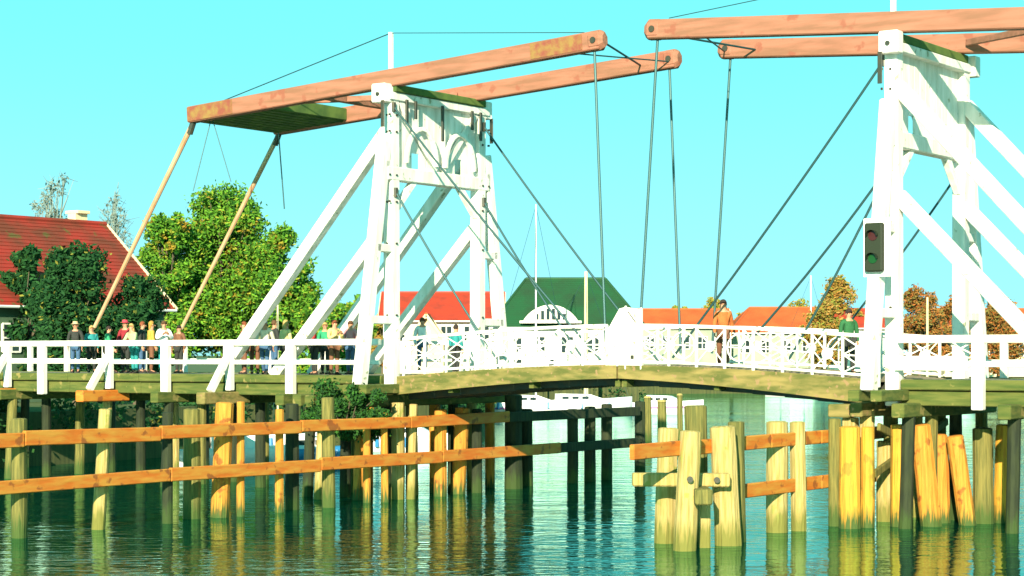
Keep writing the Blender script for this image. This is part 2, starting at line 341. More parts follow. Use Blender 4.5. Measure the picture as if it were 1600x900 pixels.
# ------------------------------------------------------------------ railings
def x_panel(m, t0, t1, z0, z1, u, kind, zf):
    """iron railing panel between two posts"""
    a, b_ = t0, t1; c = (a+b_)/2; za, zb = zf(a), zf(b_); zc = (za+zb)/2
    T = .035
    lo, hi = .10, 1.02; mid = (lo+hi)/2
    if kind == 0:
        m.beam((a, u, za+lo), (b_, u, zb+hi), T, T, ch=.006); m.beam((a, u+.01, za+hi), (b_, u+.01, zb+lo), T, T, ch=.006)
        m.cyl((c, u-.04, zc+mid), (c, u+.04, zc+mid), .15, k=12)
    elif kind == 1:
        m.beam((a, u, za+mid), (b_, u, zb+mid), T, T, ch=.006)
        for zl, zh in ((lo, mid), (mid, hi)):
            m.beam((a, u, za+zl), (b_, u, zb+zh), T, T, ch=.006); m.beam((a, u+.01, za+zh), (b_, u+.01, zb+zl), T, T, ch=.006)
    else:
        m.beam((a, u, za+mid), (b_, u, zb+mid), T, T, ch=.006)
        pts = [(c+.36*math.cos(q), u+.02, zc+mid+.36*math.sin(q)) for q in [2*math.pi*i/14 for i in range(15)]]
        for p, q in zip(pts, pts[1:]): m.beam(p, q, .04, .04, (0, 1, 0), .006)
        m.beam((c, u, zc+lo), (c, u, zc+hi), T, T, ch=.006)
def iron_railing(e, ta, tb, u, n, zf, seq):
    root = BB(); low = BB()
    ts = [ta+(tb-ta)*i/n for i in range(n+1)]
    for a, b_ in zip(ts, ts[1:]):
        root.beam((a, u, zf(a)+1.08), (b_, u, zf(b_)+1.08), .11, .09, ch=.01); low.beam((a, u, zf(a)+.08), (b_, u, zf(b_)+.08), .07, .07, ch=.01)
    r = root.build('railing', 'white', e); low.build('bottom_rail', 'white', r, top=e)
    for i, a in enumerate(ts):
        BB().beam((a, u, zf(a)-.12 if u < 1 else zf(a)), (a, u, zf(a)+1.1), .07, .07, ch=.01).build('railing_post', 'white', r, top=e)
    for i, (a, b_) in enumerate(zip(ts, ts[1:])):
        m = BB(); x_panel(m, a, b_, 0, 0, u, seq[i % len(seq)], zf); m.build('lattice', 'white', r, top=e)
def leaf(mir, label):
    f = (lambda t: SPAN-t) if mir else (lambda t: t)
    e = bridge_empty('bridge_leaf', label, 'bridge leaf', f(.35), 0)
    N = 8; E = 8.07
    ts = [f(.35+(E-.35)*i/N) for i in range(N+1)]
    for u, w in ((-.06, .16), (4.2, .16)):
        m = BB()
        for i, (a, b_) in enumerate(zip(ts, ts[1:])):
            k0 = i/N; k1 = (i+1)/N
            h0 = .56-.18*k0; h1 = .56-.18*k1
            if mir: h0 += .08*(1-k0); h1 += .08*(1-k1)
            m.ring([[(a, u-w/2, leaf_z(a)-h0), (a, u+w/2, leaf_z(a)-h0), (a, u+w/2, leaf_z(a)-.015), (a, u-w/2, leaf_z(a)-.015)],
                    [(b_, u-w/2, leaf_z(b_)-h1), (b_, u+w/2, leaf_z(b_)-h1), (b_, u+w/2, leaf_z(b_)-.015), (b_, u-w/2, leaf_z(b_)-.015)]], cap=True)
        m.build('fascia_timber', 'fascia', e)
    m = BB(); K = 36; ds = (E-.35)/K
    for i in range(K):
        a = f(.35+ds*(i+.5)); m.beam((a, .03, leaf_z(a)-.04), (a, 4.11, leaf_z(a)-.04), ds-.01, .07, ch=.008)
    m.build('deck_planks', 'planks', e)
    for u in (.5, 1.7, 2.9, 3.9):
        m = BB()
        for i, (a, b_) in enumerate(zip(ts[:-1], ts[1:])): m.beam((a, u, leaf_z(a)-.42), (b_, u, leaf_z(b_)-.42), .14, .62-.04*i, ch=.01)
        m.build('girder', 'iron', e)
    for i in (2, 5, 8): a = ts[i]-(.08 if not mir else -.08); BB().beam((a, .05, leaf_z(a)-.52), (a, 4.1, leaf_z(a)-.52), .16, .2, ch=.01).build('cross_girder', 'deck', e)
    a, b_ = (.55, 7.72) if not mir else (f(7.35), f(.5))
    iron_railing(e, a, b_, -.06, 9 if not mir else 8, leaf_z, [1, 1, 1, 2, 0, 2, 1, 0, 1] if not mir else [1, 2, 0, 2, 1, 2, 0, 1])
    iron_railing(e, a, b_, 4.2, 8, leaf_z, [2, 0, 1, 0])
    return e
LL = leaf(False, 'left half of the opening span, mossy timber edge and white lattice railing')
LR = leaf(True, 'right half of the opening span, railing with round bosses where crosses meet')
# white boards at the joint
e = bridge_empty('centre_panel', 'tall solid white board standing where the two bridge halves meet', 'panel', 8.1, -.1)
t0, t1, t2 = t_at(955), t_at(981), t_at(1007)
BB().prism([(t0, -.14, 4.0), (t1-.02, -.14, 4.0), (t1-.02, -.14, 5.62), (t0+.35, -.14, 5.58), (t0, -.14, 5.05)], (0, .05, 0)).build('board', 'white', e)
BB().prism([(t1+.02, -.14, 4.0), (t2, -.14, 4.0), (t2, -.14, 5.55), (t1+.02, -.14, 5.62)], (0, .05, 0)).build('board', 'white', e)
m = BB(); m.beam((t1, -.11, 3.9), (t1, -.11, 5.66), .07, .07); m.beam((t2-.04, -.11, 3.9), (t2-.04, -.11, 5.6), .07, .07); m.build('frame', 'white', e)
BB().tube([(t1+.1, -.16, 5.5), (t1+.35, -.16, 5.2)], .015).build('hook', 'iron', e); BB().box((t2-.3, -.16, 4.25), (.1, .02, .1)).build('latch', 'iron', e)

# ------------------------------------------------------------------ approach spans
def approach(ta, tb, label, posts, struts, ta2=None):
    e = bridge_empty('approach_span', label, 'bridge span', tb if ta < 0 else ta, 0)
    n = max(2, int(abs(tb-ta)/3.2)); ts = [ta+(tb-ta)*i/n for i in range(n+1)]
    for a, b_ in zip(ts, ts[1:]):
        BB().beam((a+.005, -.02, DK-.12), (b_-.005, -.02, DK-.12), .26, .26, ch=.03).build('edge_beam', 'deck', e)
        BB().beam((a+.005, .06, DK-.46), (b_-.005, .06, DK-.46), .2, .36, ch=.02).build('lower_edge_beam', 'deck', e)
        BB().beam((a+.005, 4.62, DK-.24), (b_-.005, 4.62, DK-.24), .26, .5, ch=.02).build('edge_beam', 'deck', e)
    m = BB(); K = int((tb-ta)/.24); ds = (tb-ta)/K
    for i in range(K): m.beam((ta+ds*(i+.5), .12, DK-.04), (ta+ds*(i+.5), 4.48, DK-.04), ds-.01, .07, ch=.008)
    m.build('deck_planks', 'planks', e)
    for u in (1.2, 2.3, 3.4): BB().beam((ta, u, DK-.32), (tb, u, DK-.32), .22, .4).build('joist', 'pileshade', e)
    # near railing
    r = BB().beam((ta, -.2, DK+1.02), (tb, -.2, DK+1.02), .18, .19, ch=.02).build('near_railing', 'white', e); BB().beam((ta, -.2, DK+.40), (tb, -.2, DK+.40), .10, .14, ch=.02).build('middle_rail', 'white', r, top=e)
    for t in posts: BB().beam((t, -.26, DK-.72), (t, -.26, DK+1.05), .30, .22, (0, 1, 0), .02).build('railing_post', 'white', r, top=e)
    for t in struts:
        BB().beam((t, -.26, DK-.5), (t, -.26, DK+1.05), .24, .20, (0, 1, 0), .02).build('railing_post', 'white', r, top=e)
        BB().beam((t, -1.15, DK-.52), (t, -.34, DK+.6), .2, .22, (1, 0, 0), .02).build('outrigger_strut', 'white', e)
        BB().beam((t, -1.6, DK-.73), (t, .5, DK-.73), .36, .38, ch=.03).build('outrigger_beam', 'fender' if t < -9 else 'fascia', e)
    r = BB().beam((ta, 4.62, DK+1.02), (tb, 4.62, DK+1.02), .12, .14, ch=.02).build('far_railing', 'white', e); BB().beam((ta, 4.62, DK+.45), (tb, 4.62, DK+.45), .08, .10, ch=.02).build('middle_rail', 'white', r, top=e)
    t = ta+.9
    while t < tb: BB().beam((t, 4.62, DK-.1), (t, 4.62, DK+1.0), .2, .16, (0, 1, 0), .02).build('railing_post', 'white', r, top=e); t += 2.05
    return e
AL = approach(-24.3, -.25, 'long mossy left approach span with two rail white fence and outriggers', [t_at(268), t_at(463), t_at(75), -19.3, -23.5], [t_at(180), t_at(368), -16.9, -21.6])
AR = approach(SPAN+.25, SPAN+30, 'right approach span behind the right portal, mossy edge beam', [SPAN+2.35, SPAN+7.3, SPAN+12.3, SPAN+17.3, SPAN+22.3, SPAN+27.3], [SPAN+4.8, SPAN+9.8, SPAN+14.8, SPAN+19.8, SPAN+24.8])
m = BB()
for a in (SPAN+.35, SPAN+1.35): x_panel(m, a, a+.98, 0, 0, -.12, 1, lambda t: DK+.0)
m.build('lattice', 'white', AR)
BB().box((SPAN+1.1, -.22, DK+.42), (1.9, .04, .36)).build('white_board', 'white', AR)

# ------------------------------------------------------------------ signal box on the right portal
e = bridge_empty('signal_light', 'dark green upright signal box with two lamps on the right portal post', 'signal light', SPAN, -.75)
ts = t_at(1366, -1.35); ZC = 4.3+(555-389)/62.5
BB().box((ts+.02, -1.22, ZC), (.72, .05, 1.45), .02).build('back_board', 'white', e)
BB().box((ts, -1.34, ZC), (.46, .18, 1.2), .03).build('housing', 'signal', e)
BB().beam((ts-.08, -1.2, ZC-.7), (ts-.08, -1.2, 3.5), .30, .16, (0, 1, 0), .02).build('mount_post', 'white', e)
BB().beam((ts, -1.15, ZC+.2), (SPAN, -.8, ZC+.2), .08, .08).build('bracket', 'white', e)
for dz, mm in ((.28, 'lens_red'), (-.28, 'lens_green')):
    BB().cyl((ts, -1.435, ZC+dz), (ts, -1.45, ZC+dz), .12, k=14).build('lens', mm, e)
    m = BB()
    for q in range(8):
        a0 = math.pi*q/8; a1 = math.pi*(q+1)/8
        m.add([(ts+.14*math.cos(a0), -1.43, ZC+dz+.14*math.sin(a0)), (ts+.14*math.cos(a1), -1.43, ZC+dz+.14*math.sin(a1)), (ts+.14*math.cos(a1), -1.58, ZC+dz+.14*math.sin(a1)), (ts+.14*math.cos(a0), -1.58, ZC+dz+.14*math.sin(a0))], [(0, 1, 2, 3)])
    m.build('visor', 'signal', e)

# ------------------------------------------------------------------ pile bents under the bridge
def bent(t, label, mats, us=(-.1, 1.4, 3.0, 4.5), r=.17, lean=0, capmat='deck', top=2.95, brace=False):
    e = bridge_empty('pile_bent', label, 'pile bent', t, 0, 'pile bents carrying the bridge')
    for i, u in enumerate(us):
        BB().cyl((t+random.uniform(-.05, .05)+lean, u-(.25 if i == 0 else 0), -1.2), (t, u, top), r*random.uniform(.9, 1.15), r*.95, 10, .05).build('pile', mats[i % len(mats)], e)
    BB().beam((t, us[0]-.7, top-.02), (t, us[-1]+.7, top-.02), .34, .36, ch=.03).build('cap_beam', capmat, e)
    if not brace: return e
    m = BB(); m.beam((t+.22, us[0]-.1, 1.3), (t+.22, us[-1], 2.5), .1, .2); m.beam((t+.34, us[0]-.1, 2.5), (t+.34, us[-1], 1.3), .1, .2); m.build('cross_brace', 'pileolive', e)
bent(-21.5, 'pile bent nearest the left bank, hidden in shade', ['pileolive', 'pileshade'])
bent(-16.8, 'pile bent under the left span beyond the left outrigger', ['pileolive', 'pileshade'])
bent(t_at(172), 'pale front pile bent under the orange ended outrigger', ['pilepale', 'pileshade'])
bent(t_at(268), 'pile bent under the white railing post between the two outriggers', ['pileshade', 'pileolive'])
bent(t_at(360), 'pile bent with golden front pile under the second outrigger', ['pileorange', 'pileshade'])
bent(t_at(463), 'pile bent under the white railing post next to the short brace', ['pileolive', 'pileshade'])
bent(-2.6, 'crowded pile bent on the land side of the left portal', ['pileshade', 'pileolive'], (-.6, 1.3, 3.2, 4.3))
bent(-1.5, 'pile bent directly under the left portal', ['pilepale', 'pileshade', 'pileorange'], (-1.3, -.3, .8, 1.9, 3.0, 4.2))
bent(-.35, 'pile bent at the channel edge under the left portal', ['pileorange', 'pileshade', 'pilepale'], (-.9, .2, 1.5, 2.6, 3.6, 4.6, 5.6))
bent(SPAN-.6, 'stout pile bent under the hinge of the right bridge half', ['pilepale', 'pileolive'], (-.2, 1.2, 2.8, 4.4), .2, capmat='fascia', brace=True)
bent(SPAN+.6, 'pile bent directly under the right portal', ['pileshade', 'pileolive'], (-.4, 1.0, 2.6, 4.4))
bent(SPAN+3.2, 'pile bent behind the leaning orange piles', ['pileshade'], (-.1, 1.5, 3.0, 4.6))
bent(SPAN+7.4, 'pile bent of the right approach at the picture edge', ['pileshade'])
for q, w_ in ((12.3, 'first'), (17.3, 'second'), (22.3, 'third'), (27.3, 'fourth')): bent(SPAN+q, w_+' pile bent of the right approach beyond the right picture edge', ['pileshade', 'pileolive'])
e = bridge_empty('bearing_post', 'short square yellowish timber block under the right hinge of the span', 'bearing post', SPAN-.9, -.2)
BB().beam((SPAN-1.15, -.3, DK-.95), (SPAN-1.15, -.3, DK-.62), .9, .6, (1, 0, 0), .03).build('block', 'fascia', e)
BB().beam((SPAN-1.0, -.35, 2.1), (SPAN-1.0, -.35, DK-.96), .34, .32, (0, 1, 0), .03).build('stub_post', 'pilepale', e)

# ------------------------------------------------------------------ fenders
def upt(base, s, z): return (base[0]+UV.x*s, base[1]+UV.y*s, z)
def s_at(base, px):
    k = (px-800)/FPX; return (k*base[1]-base[0])/(UV.x-k*UV.y)
FL = (-10.75, 46.2)
e = empty('fender_wall', (FL[0], FL[1], 0), 'long fender of two orange planks on piles, running under the bridge at left', 'fender')
def local(m, o): m.v = [(a-o[0], b_-o[1], c) for a, b_, c in m.v]; return m
for z, joints, mt in ((2.33, (-8, -1.2, s_at(FL, 250), s_at(FL, 470), s_at(FL, 640), s_at(FL, 795)), 'fender'), (1.24, (-8, -2.0, s_at(FL, 265), s_at(FL, 500), s_at(FL, 690), s_at(FL, 875)), 'fender')):
    for i, (a, b_) in enumerate(zip(joints, joints[1:])):
        dz = random.uniform(-.025, .025)
        local(MB().beam(Vector(upt(FL, a+.01, z+dz))-UV.cross(Vector((0, 0, 1)))*-.0, upt(FL, b_-.01, z-dz), .12, .34+random.uniform(-.02, .02), ch=.02), FL).build('plank', mt, e)
    local(MB().beam(upt(FL, joints[-1], z), upt(FL, 26.5, z), .12, .32, ch=.02), FL).build('far_plank', 'pileshade', e)  # far length coloured dark for the shadow of the bridge
TN = Vector((-TV.x, -TV.y, 0))*.28     # piles stand on the land side of the planks
for px, topy, r, mt, dx, off in ((30, 655, .2, 'pileolive', 0, 1), (165, 640, .17, 'pilepale', -.25, 1), (262, 645, .14, 'pileshade', 0, 1), (300, 640, .24, 'pileolive', 0, 1.5), (352, 630, .25, 'pileorange', -.2, 1),
        (376, 628, .11, 'pileorange', 0, 1), (437, 640, .12, 'pileorange', -.02, 1), (456, 632, .21, 'pileshade', 0, 1.3), (512, 622, .2, 'pileolive', .05, 1), (573, 668, .12, 'pileorange', 0, 1.4),
        (600, 645, .12, 'pileorange', .05, 1), (622, 630, .21, 'pilepale', 0, 1.3), (646, 632, .13, 'pilepale', -.1, 1), (688, 640, .2, 'pileorange', 0, 1), (722, 638, .24, 'pileorange', -.2, 1), (745, 640, .18, 'pileshade', 0, 1),
        (802, 618, .3, 'pileshade', 0, 1), (822, 640, .24, 'pileshade', 0, 1.6), (895, 640, .20, 'pileshade', 0, 1), (922, 636, .20, 'pileshade', 0, 1), (948, 632, .20, 'pileshade', 0, 1), (1000, 628, .2, 'pileshade', 0, 1)):
    q = (r+.08)*(1 if off == 1 else off*1.6); BS = (FL[0]-TV.x*q, FL[1]-TV.y*q); p = Vector(upt(BS, s_at(BS, px), 0)); X, Y = p.x, p.y; z1 = EYE-(topy-HOR)*Y/FPX
    local(MB().cyl((X+dx, Y, -1.2), (X, Y, z1), r, r*.93, 11, .06), FL).build('pile', mt, e)
FR = (6.9, 47.2)
e = empty('fender_wall', (FR[0], FR[1], 0), 'shorter fender of orange planks on pale and golden piles at right', 'fender')
for z in (2.25, 1.12):
    j = (-7.6, -4.9, -1.3, 1.4, 5.5, 9) if z > 2 else (-2.6, 1.4, 5.5, 9)
    for a, b_ in zip(j, j[1:]):
        local(MB().beam(upt(FR, a+.01, z+random.uniform(-.02, .02)), upt(FR, b_-.01, z), .12, .33, ch=.02), FR).build('plank', 'fender', e)
for px, Y, topy, wpx, dxb, mt in ((1214, 46.9, 660, 34, 0, 'pilepale'), (1246, 47.3, 660, 25, .05, 'pilepale'), (1304, 48.6, 655, 20, 0, 'pileolive'), (1328, 48.0, 668, 34, 0, 'pilegold'), (1356, 48.2, 668, 21, 0, 'pilegold'), (1382, 50, 690, 26, 0, 'pilepale'),
        (1408, 48.5, 665, 34, 0, 'pilegold'), (1438, 48.6, 665, 32, .42, 'pileorange'), (1466, 49.6, 680, 30, .1, 'pileorange'), (1492, 48.9, 682, 28, .5, 'pileorange'), (1535, 49.4, 670, 32, .05, 'pileolive'), (1572, 49.6, 665, 32, -.1, 'pilegold')):
    X = (px-800)*Y/FPX; r = wpx*Y/FPX/2
    local(MB().cyl((X+dxb, Y, -1.2), (X, Y, EYE-(topy-HOR)*Y/FPX), r*1.03, r*.97, 12, .05), FR).build('pile', mt, e)
# dolphin in front
DC = (4.0, 43.6)
e = empty('mooring_dolphin', (DC[0], DC[1], 0), 'cluster of pale squared piles bolted together standing alone in front of the bridge', 'mooring dolphin')
for px, Y, topy, w_, bx, mt in ((1045, 44.3, 670, 33, 1038, 'pilepale'), (1080, 42.6, 675, 36, 1069, 'pilepale'), (1128, 43.8, 668, 42, 1138, 'pilepale'), (1087, 44.9, 635, 36, 1090, 'pileolive'), (1150, 44.6, 660, 26, 1152, 'pileolive')):
    r = w_*Y/FPX/2; X = (px-800)*Y/FPX; X2 = (bx-800)*Y/FPX
    X3 = X2+(X2-X)*.35
    local(MB().cyl((X3, Y-.12, -1.3), (X, Y, EYE-(topy-HOR)*Y/FPX), r*1.06, r*.96, 12, .06), DC).build('pile', mt, e)
m = MB(); a = at(988, 43.25, 749); b_ = at(1140, 43.25, 750); m.beam(a, b_, .3, .30, ch=.03); local(m, DC).build('cross_timber', 'pilepale', e)
m = MB(); a = at(1095, 42.6, 774); m.beam(a-Vector((.18, 0, 0)), a+Vector((.2, 0, 0)), 1.2, .34, ch=.03); local(m, DC).build('block', 'pileolive', e)
m = MB(); a = at(1101, 43.2, 800); m.beam(a+Vector((0, 0, .3)), a-Vector((0, 0, 1.2)), .24, .3, (0, 1, 0), ch=.03); local(m, DC).build('stub_pile', 'pilepale', e)
m = MB()
for px, py, Y in ((1078, 749, 42.25), (1120, 750, 43.05)): a = at(px, Y, py); m.cyl(a, a-Vector((0, .06, 0)), .07, k=8)
local(m, DC).build('bolt', 'iron', e)

# ------------------------------------------------------------------ foliage
def leaves(blobs, n, size, rnd, squash=.85):
    m = MB(); tot = sum(r**2.2 for _, r in blobs)
    for c, r in blobs:
        for _ in range(int(n*r**2.2/tot)):
            d = Vector((rnd.gauss(0, 1), rnd.gauss(0, 1), rnd.gauss(0, 1))).normalized()*r*(rnd.random()**.38)*(rnd.uniform(1, 1.55) if rnd.random() < .2 else 1); d.z *= squash
            p = c+d; a = Vector((rnd.gauss(0, 1), rnd.gauss(0, 1), rnd.gauss(0, 1))).normalized(); b_ = a.orthogonal().normalized()
            s = size*rnd.uniform(.6, 1.4)
            m.add([p-a*s, p+b_*s*.5, p+a*s, p-b_*s*.5], [(0, 1, 2, 3)])
    return m
def tree(name, label, cat, X, Y, H, W, base_z, lm, seed, n=6000, size=.2, trunk_frac=.28, nb=26, group=None, shape=1.0, leafy=True, tilt=0):
    rnd = random.Random(seed); e = empty(name, (X, Y, base_z), label, cat, 0, group)
    z0 = H*trunk_frac; ch = H-z0; blobs = []
    for i in range(nb):
        f = (i+.5)/nb; z = z0+ch*(.08+.86*f)
        prof = math.sin(math.pi*min(max((f*.86+.12), 0), 1)**shape); a = rnd.uniform(0, 2*math.pi); q = rnd.random()**.5
        rr = W/2*(.35+.65*prof)*q*.78
        blobs.append((Vector((rr*math.cos(a)+tilt*z, rr*math.sin(a), z)), W*rnd.uniform(.12, .21)*(.7+.3*prof)))
    t = MB(); r0 = max(.06, H*.022); pts = [Vector((rnd.uniform(-.1, .1)*i*.3+tilt*H*.2*i, rnd.uniform(-.1, .1)*i*.3, H*.2*i)) for i in range(5)]
    pts[0] = Vector((0, 0, -.1))
    for i in range(4): t.cyl(pts[i], pts[i+1], r0*(1-.2*i), r0*(.8-.2*i), 8)
    t.build('trunk', 'bark', e)
    t = MB()
    for c, r in blobs:
        k = min(3.9, max(1.0, c.z/H*5*.62)); i = int(k); p = pts[i].lerp(pts[min(i+1, 4)], k-i); mid = p.lerp(c, .5)+Vector((0, 0, -.05*H*rnd.random()))
        t.cyl(p, mid, r0*.35, r0*.22, 5); t.cyl(mid, c, r0*.22, r0*.08, 5)
        if not leafy:
            for _ in range(9):
                q = c+Vector((rnd.gauss(0, 1), rnd.gauss(0, 1), rnd.gauss(.2, .8)))*r*.8; t.cyl(mid.lerp(c, rnd.random()), q, r0*.10, r0*.04, 3)
                for _ in range(2): t.cyl(q.lerp(c, .4), q+Vector((rnd.gauss(0, 1), rnd.gauss(0, 1), rnd.gauss(0, 1)))*r*.4, r0*.07, r0*.03, 3)
    t.build('limbs', 'bark' if leafy else lm, e)
    if leafy: leaves(blobs, n, size, rnd).build('crown', lm, e)
    else: leaves(blobs, n, size, rnd).build('crown', lm, e)
    return e
def tree_px(name, label, px, Y, topy, wpx, lm, seed, **k):
    X = (px-800)*Y/FPX; top = EYE+(HOR-topy)*Y/FPX; return tree(name, label, 'tree', X, Y, top-2.1, wpx*Y/FPX, 2.1, lm, seed, **k)
tree_px('broadleaf_tree', 'tallest bushy green tree with orange patches behind the left pull poles', 350, 125, 284, 190, 'leaf_green', 3, n=38000, size=.14, nb=80, trunk_frac=.12)
tree_px('broadleaf_tree', 'green tree with autumn spots between the two pull poles, left of the tallest', 262, 122, 325, 125, 'leaf_green', 4, n=18000, size=.14, nb=54, trunk_frac=.1)
tree_px('broadleaf_tree', 'lower green tree to the right of the tallest, behind the long white brace', 432, 122, 352, 135, 'leaf_green', 5, n=21000, size=.14, nb=60, trunk_frac=.08)
tree_px('broadleaf_tree', 'dark green tree in front of the red roofed house at far left', 118, 84, 378, 165, 'leaf_dark', 6, n=18000, size=.11, nb=60, trunk_frac=.08)
tree_px('broadleaf_tree', 'dark green tree below the long pale bargeboard', 212, 86, 428, 130, 'leaf_dark', 7, n=16000, size=.11, nb=60, trunk_frac=.08)
tree_px('broadleaf_tree', 'dark tree outside the left picture margin', 40, 90, 380, 110, 'leaf_dark', 8, n=9000, size=.14, nb=26, trunk_frac=.08)
tree_px('bare_tree', 'bluish thin tree standing at the far left edge', 85, 135, 262, 95, 'twig', 9, n=1100, size=.14, nb=24, trunk_frac=.3, leafy=False)
tree_px('bare_tree', 'thin hazy bare tree rising behind the chimney', 178, 140, 292, 100, 'twig', 10, n=800, size=.12, nb=20, trunk_frac=.35, leafy=False)
tree_px('broadleaf_tree', 'small dark green tree between the two lower white braces', 488, 120, 440, 60, 'leaf_green', 11, n=3000, size=.18, nb=16, trunk_frac=.1)
tree_px('broadleaf_tree', 'small green tree behind the short braces left of the red roof', 555, 150, 462, 60, 'leaf_green', 12, n=2500, size=.26, nb=16, trunk_frac=.1)
tree_px('broadleaf_tree', 'yellow green round tree behind the walker in orange', 1118, 235, 462, 70, 'leaf_lime', 13, n=5500, size=0.22, nb=34, trunk_frac=.1)
tree_px('broadleaf_tree', 'low green tree just left of the long orange roof', 1168, 250, 486, 70, 'leaf_lime', 14, n=4400, size=0.22, nb=30, trunk_frac=.1)
tree_px('autumn_tree', 'tall yellow and orange autumn tree left of the signal box', 1310, 200, 428, 85, 'leaf_orange', 15, n=9900, size=0.20, nb=45, trunk_frac=.08)
tree_px('autumn_tree', 'orange low autumn tree beside the green jacketed walker', 1290, 190, 470, 80, 'leaf_orange', 16, n=6600, size=0.19, nb=38, trunk_frac=.08)
tree_px('autumn_tree', 'rusty orange tree seen through the right portal, left one', 1437, 170, 448, 90, 'leaf_rust', 17, n=9900, size=0.17, nb=45, trunk_frac=.06)
tree_px('autumn_tree', 'rusty orange tree seen through the right portal, right one', 1492, 172, 455, 80, 'leaf_rust', 18, n=7700, size=0.17, nb=41, trunk_frac=.06)
tree_px('autumn_tree', 'rusty tree beyond the right portal at the picture edge', 1560, 175, 462, 90, 'leaf_rust', 19, n=7700, size=0.17, nb=41, trunk_frac=.06)
tree_px('broadleaf_tree', 'far green tree between green roof and low orange roof', 1060, 260, 474, 60, 'leaf_lime', 20, n=3300, size=0.25, nb=26, trunk_frac=.1)
tree_px('broadleaf_tree', 'far pale tree behind the long orange roof', 1245, 262, 470, 80, 'leaf_lime', 21, n=3960, size=0.25, nb=30, trunk_frac=.1)
tree_px('broadleaf_tree', 'low olive tree far behind the crowd between the lower white braces', 528, 200, 474, 95, 'leaf_green', 22, n=6000, size=.2, nb=34, trunk_frac=.06)
tree_px('autumn_tree', 'small brownish tree left of the bright red roof behind the near portal post', 598, 175, 462, 55, 'leaf_orange', 23, n=5000, size=.2, nb=30, trunk_frac=.06)
# bank vegetation (countless)
rnd = random.Random(31); blobs = []
for (x0, y0), (x1, y1), kk in (((-60, 66.5), (-24, 67.5), 26), ((-24, 67.5), (-18.5, 75), 12), ((-18.5, 75), (-12.5, 85), 16), ((-12.5, 85), (-3.5, 94), 14), ((-3.5, 94), (-2, 119), 10), ((-1, 141.5), (9.4, 143.5), 16)):
    for i in range(kk):
        f = rnd.random(); blobs.append((Vector((x0+(x1-x0)*f+rnd.uniform(-.3, .6), y0+(y1-y0)*f+rnd.uniform(-.2, 1.2), rnd.uniform(.8, 2.6))), rnd.uniform(.6, 1.2)))
struct(leaves(blobs, 13000, .13, rnd).build('undergrowth', 'leaf_dark'), 'stuff')
# bush on the fender beside the left portal
e = bridge_empty('bush', 'dark green bush hanging over the bridge edge at the foot of the left portal', 'bush', -.6, -1.5)
rnd = random.Random(5); bl = []
for i in range(28): q = rnd.uniform(-.9, 1.4); bl.append((Vector((q, rnd.uniform(-.5, .4), 2.95+rnd.uniform(-.85, .40-.1*abs(q)))), rnd.uniform(.22, .42)))
leaves(bl, 10000, .055, rnd).build('foliage', 'leaf_bush', e)
m = MB()
for c, r in bl: m.cyl((rnd.uniform(-.3, .3), 0, 2.0), c, .03, .01, 5)
m.build('stems', 'bark', e)

# ------------------------------------------------------------------ houses
def window(h, c, w_, hh, nx=Vector((0, -1, 0)), panes=2, fm='white'):
    c = Vector(c); r = Vector((-nx.y, nx.x, 0)); up = Vector((0, 0, 1))
    fr = MB(); k = .09
    for sx in (-1, 1): fr.beam(c+r*sx*(w_/2)-up*hh/2, c+r*sx*(w_/2)+up*hh/2, .12, k, (0, 1, 0), .01)
    for sz in (-1, 0, 1): fr.beam(c-r*w_/2+up*sz*hh/2, c+r*w_/2+up*sz*hh/2, .12, k, ch=.01)
    for i in range(1, panes): fr.beam(c-r*w_/2+r*w_*i/panes-up*hh/2, c-r*w_/2+r*w_*i/panes+up*hh/2, .1, .06, (0, 1, 0), .01)
    o = fr.build('window', fm, h)
    MB().prism([c-r*w_/2-up*hh/2-nx*.03, c+r*w_/2-up*hh/2-nx*.03, c+r*w_/2+up*hh/2-nx*.03, c-r*w_/2+up*hh/2-nx*.03], nx*.045).build('pane', 'glass', o)
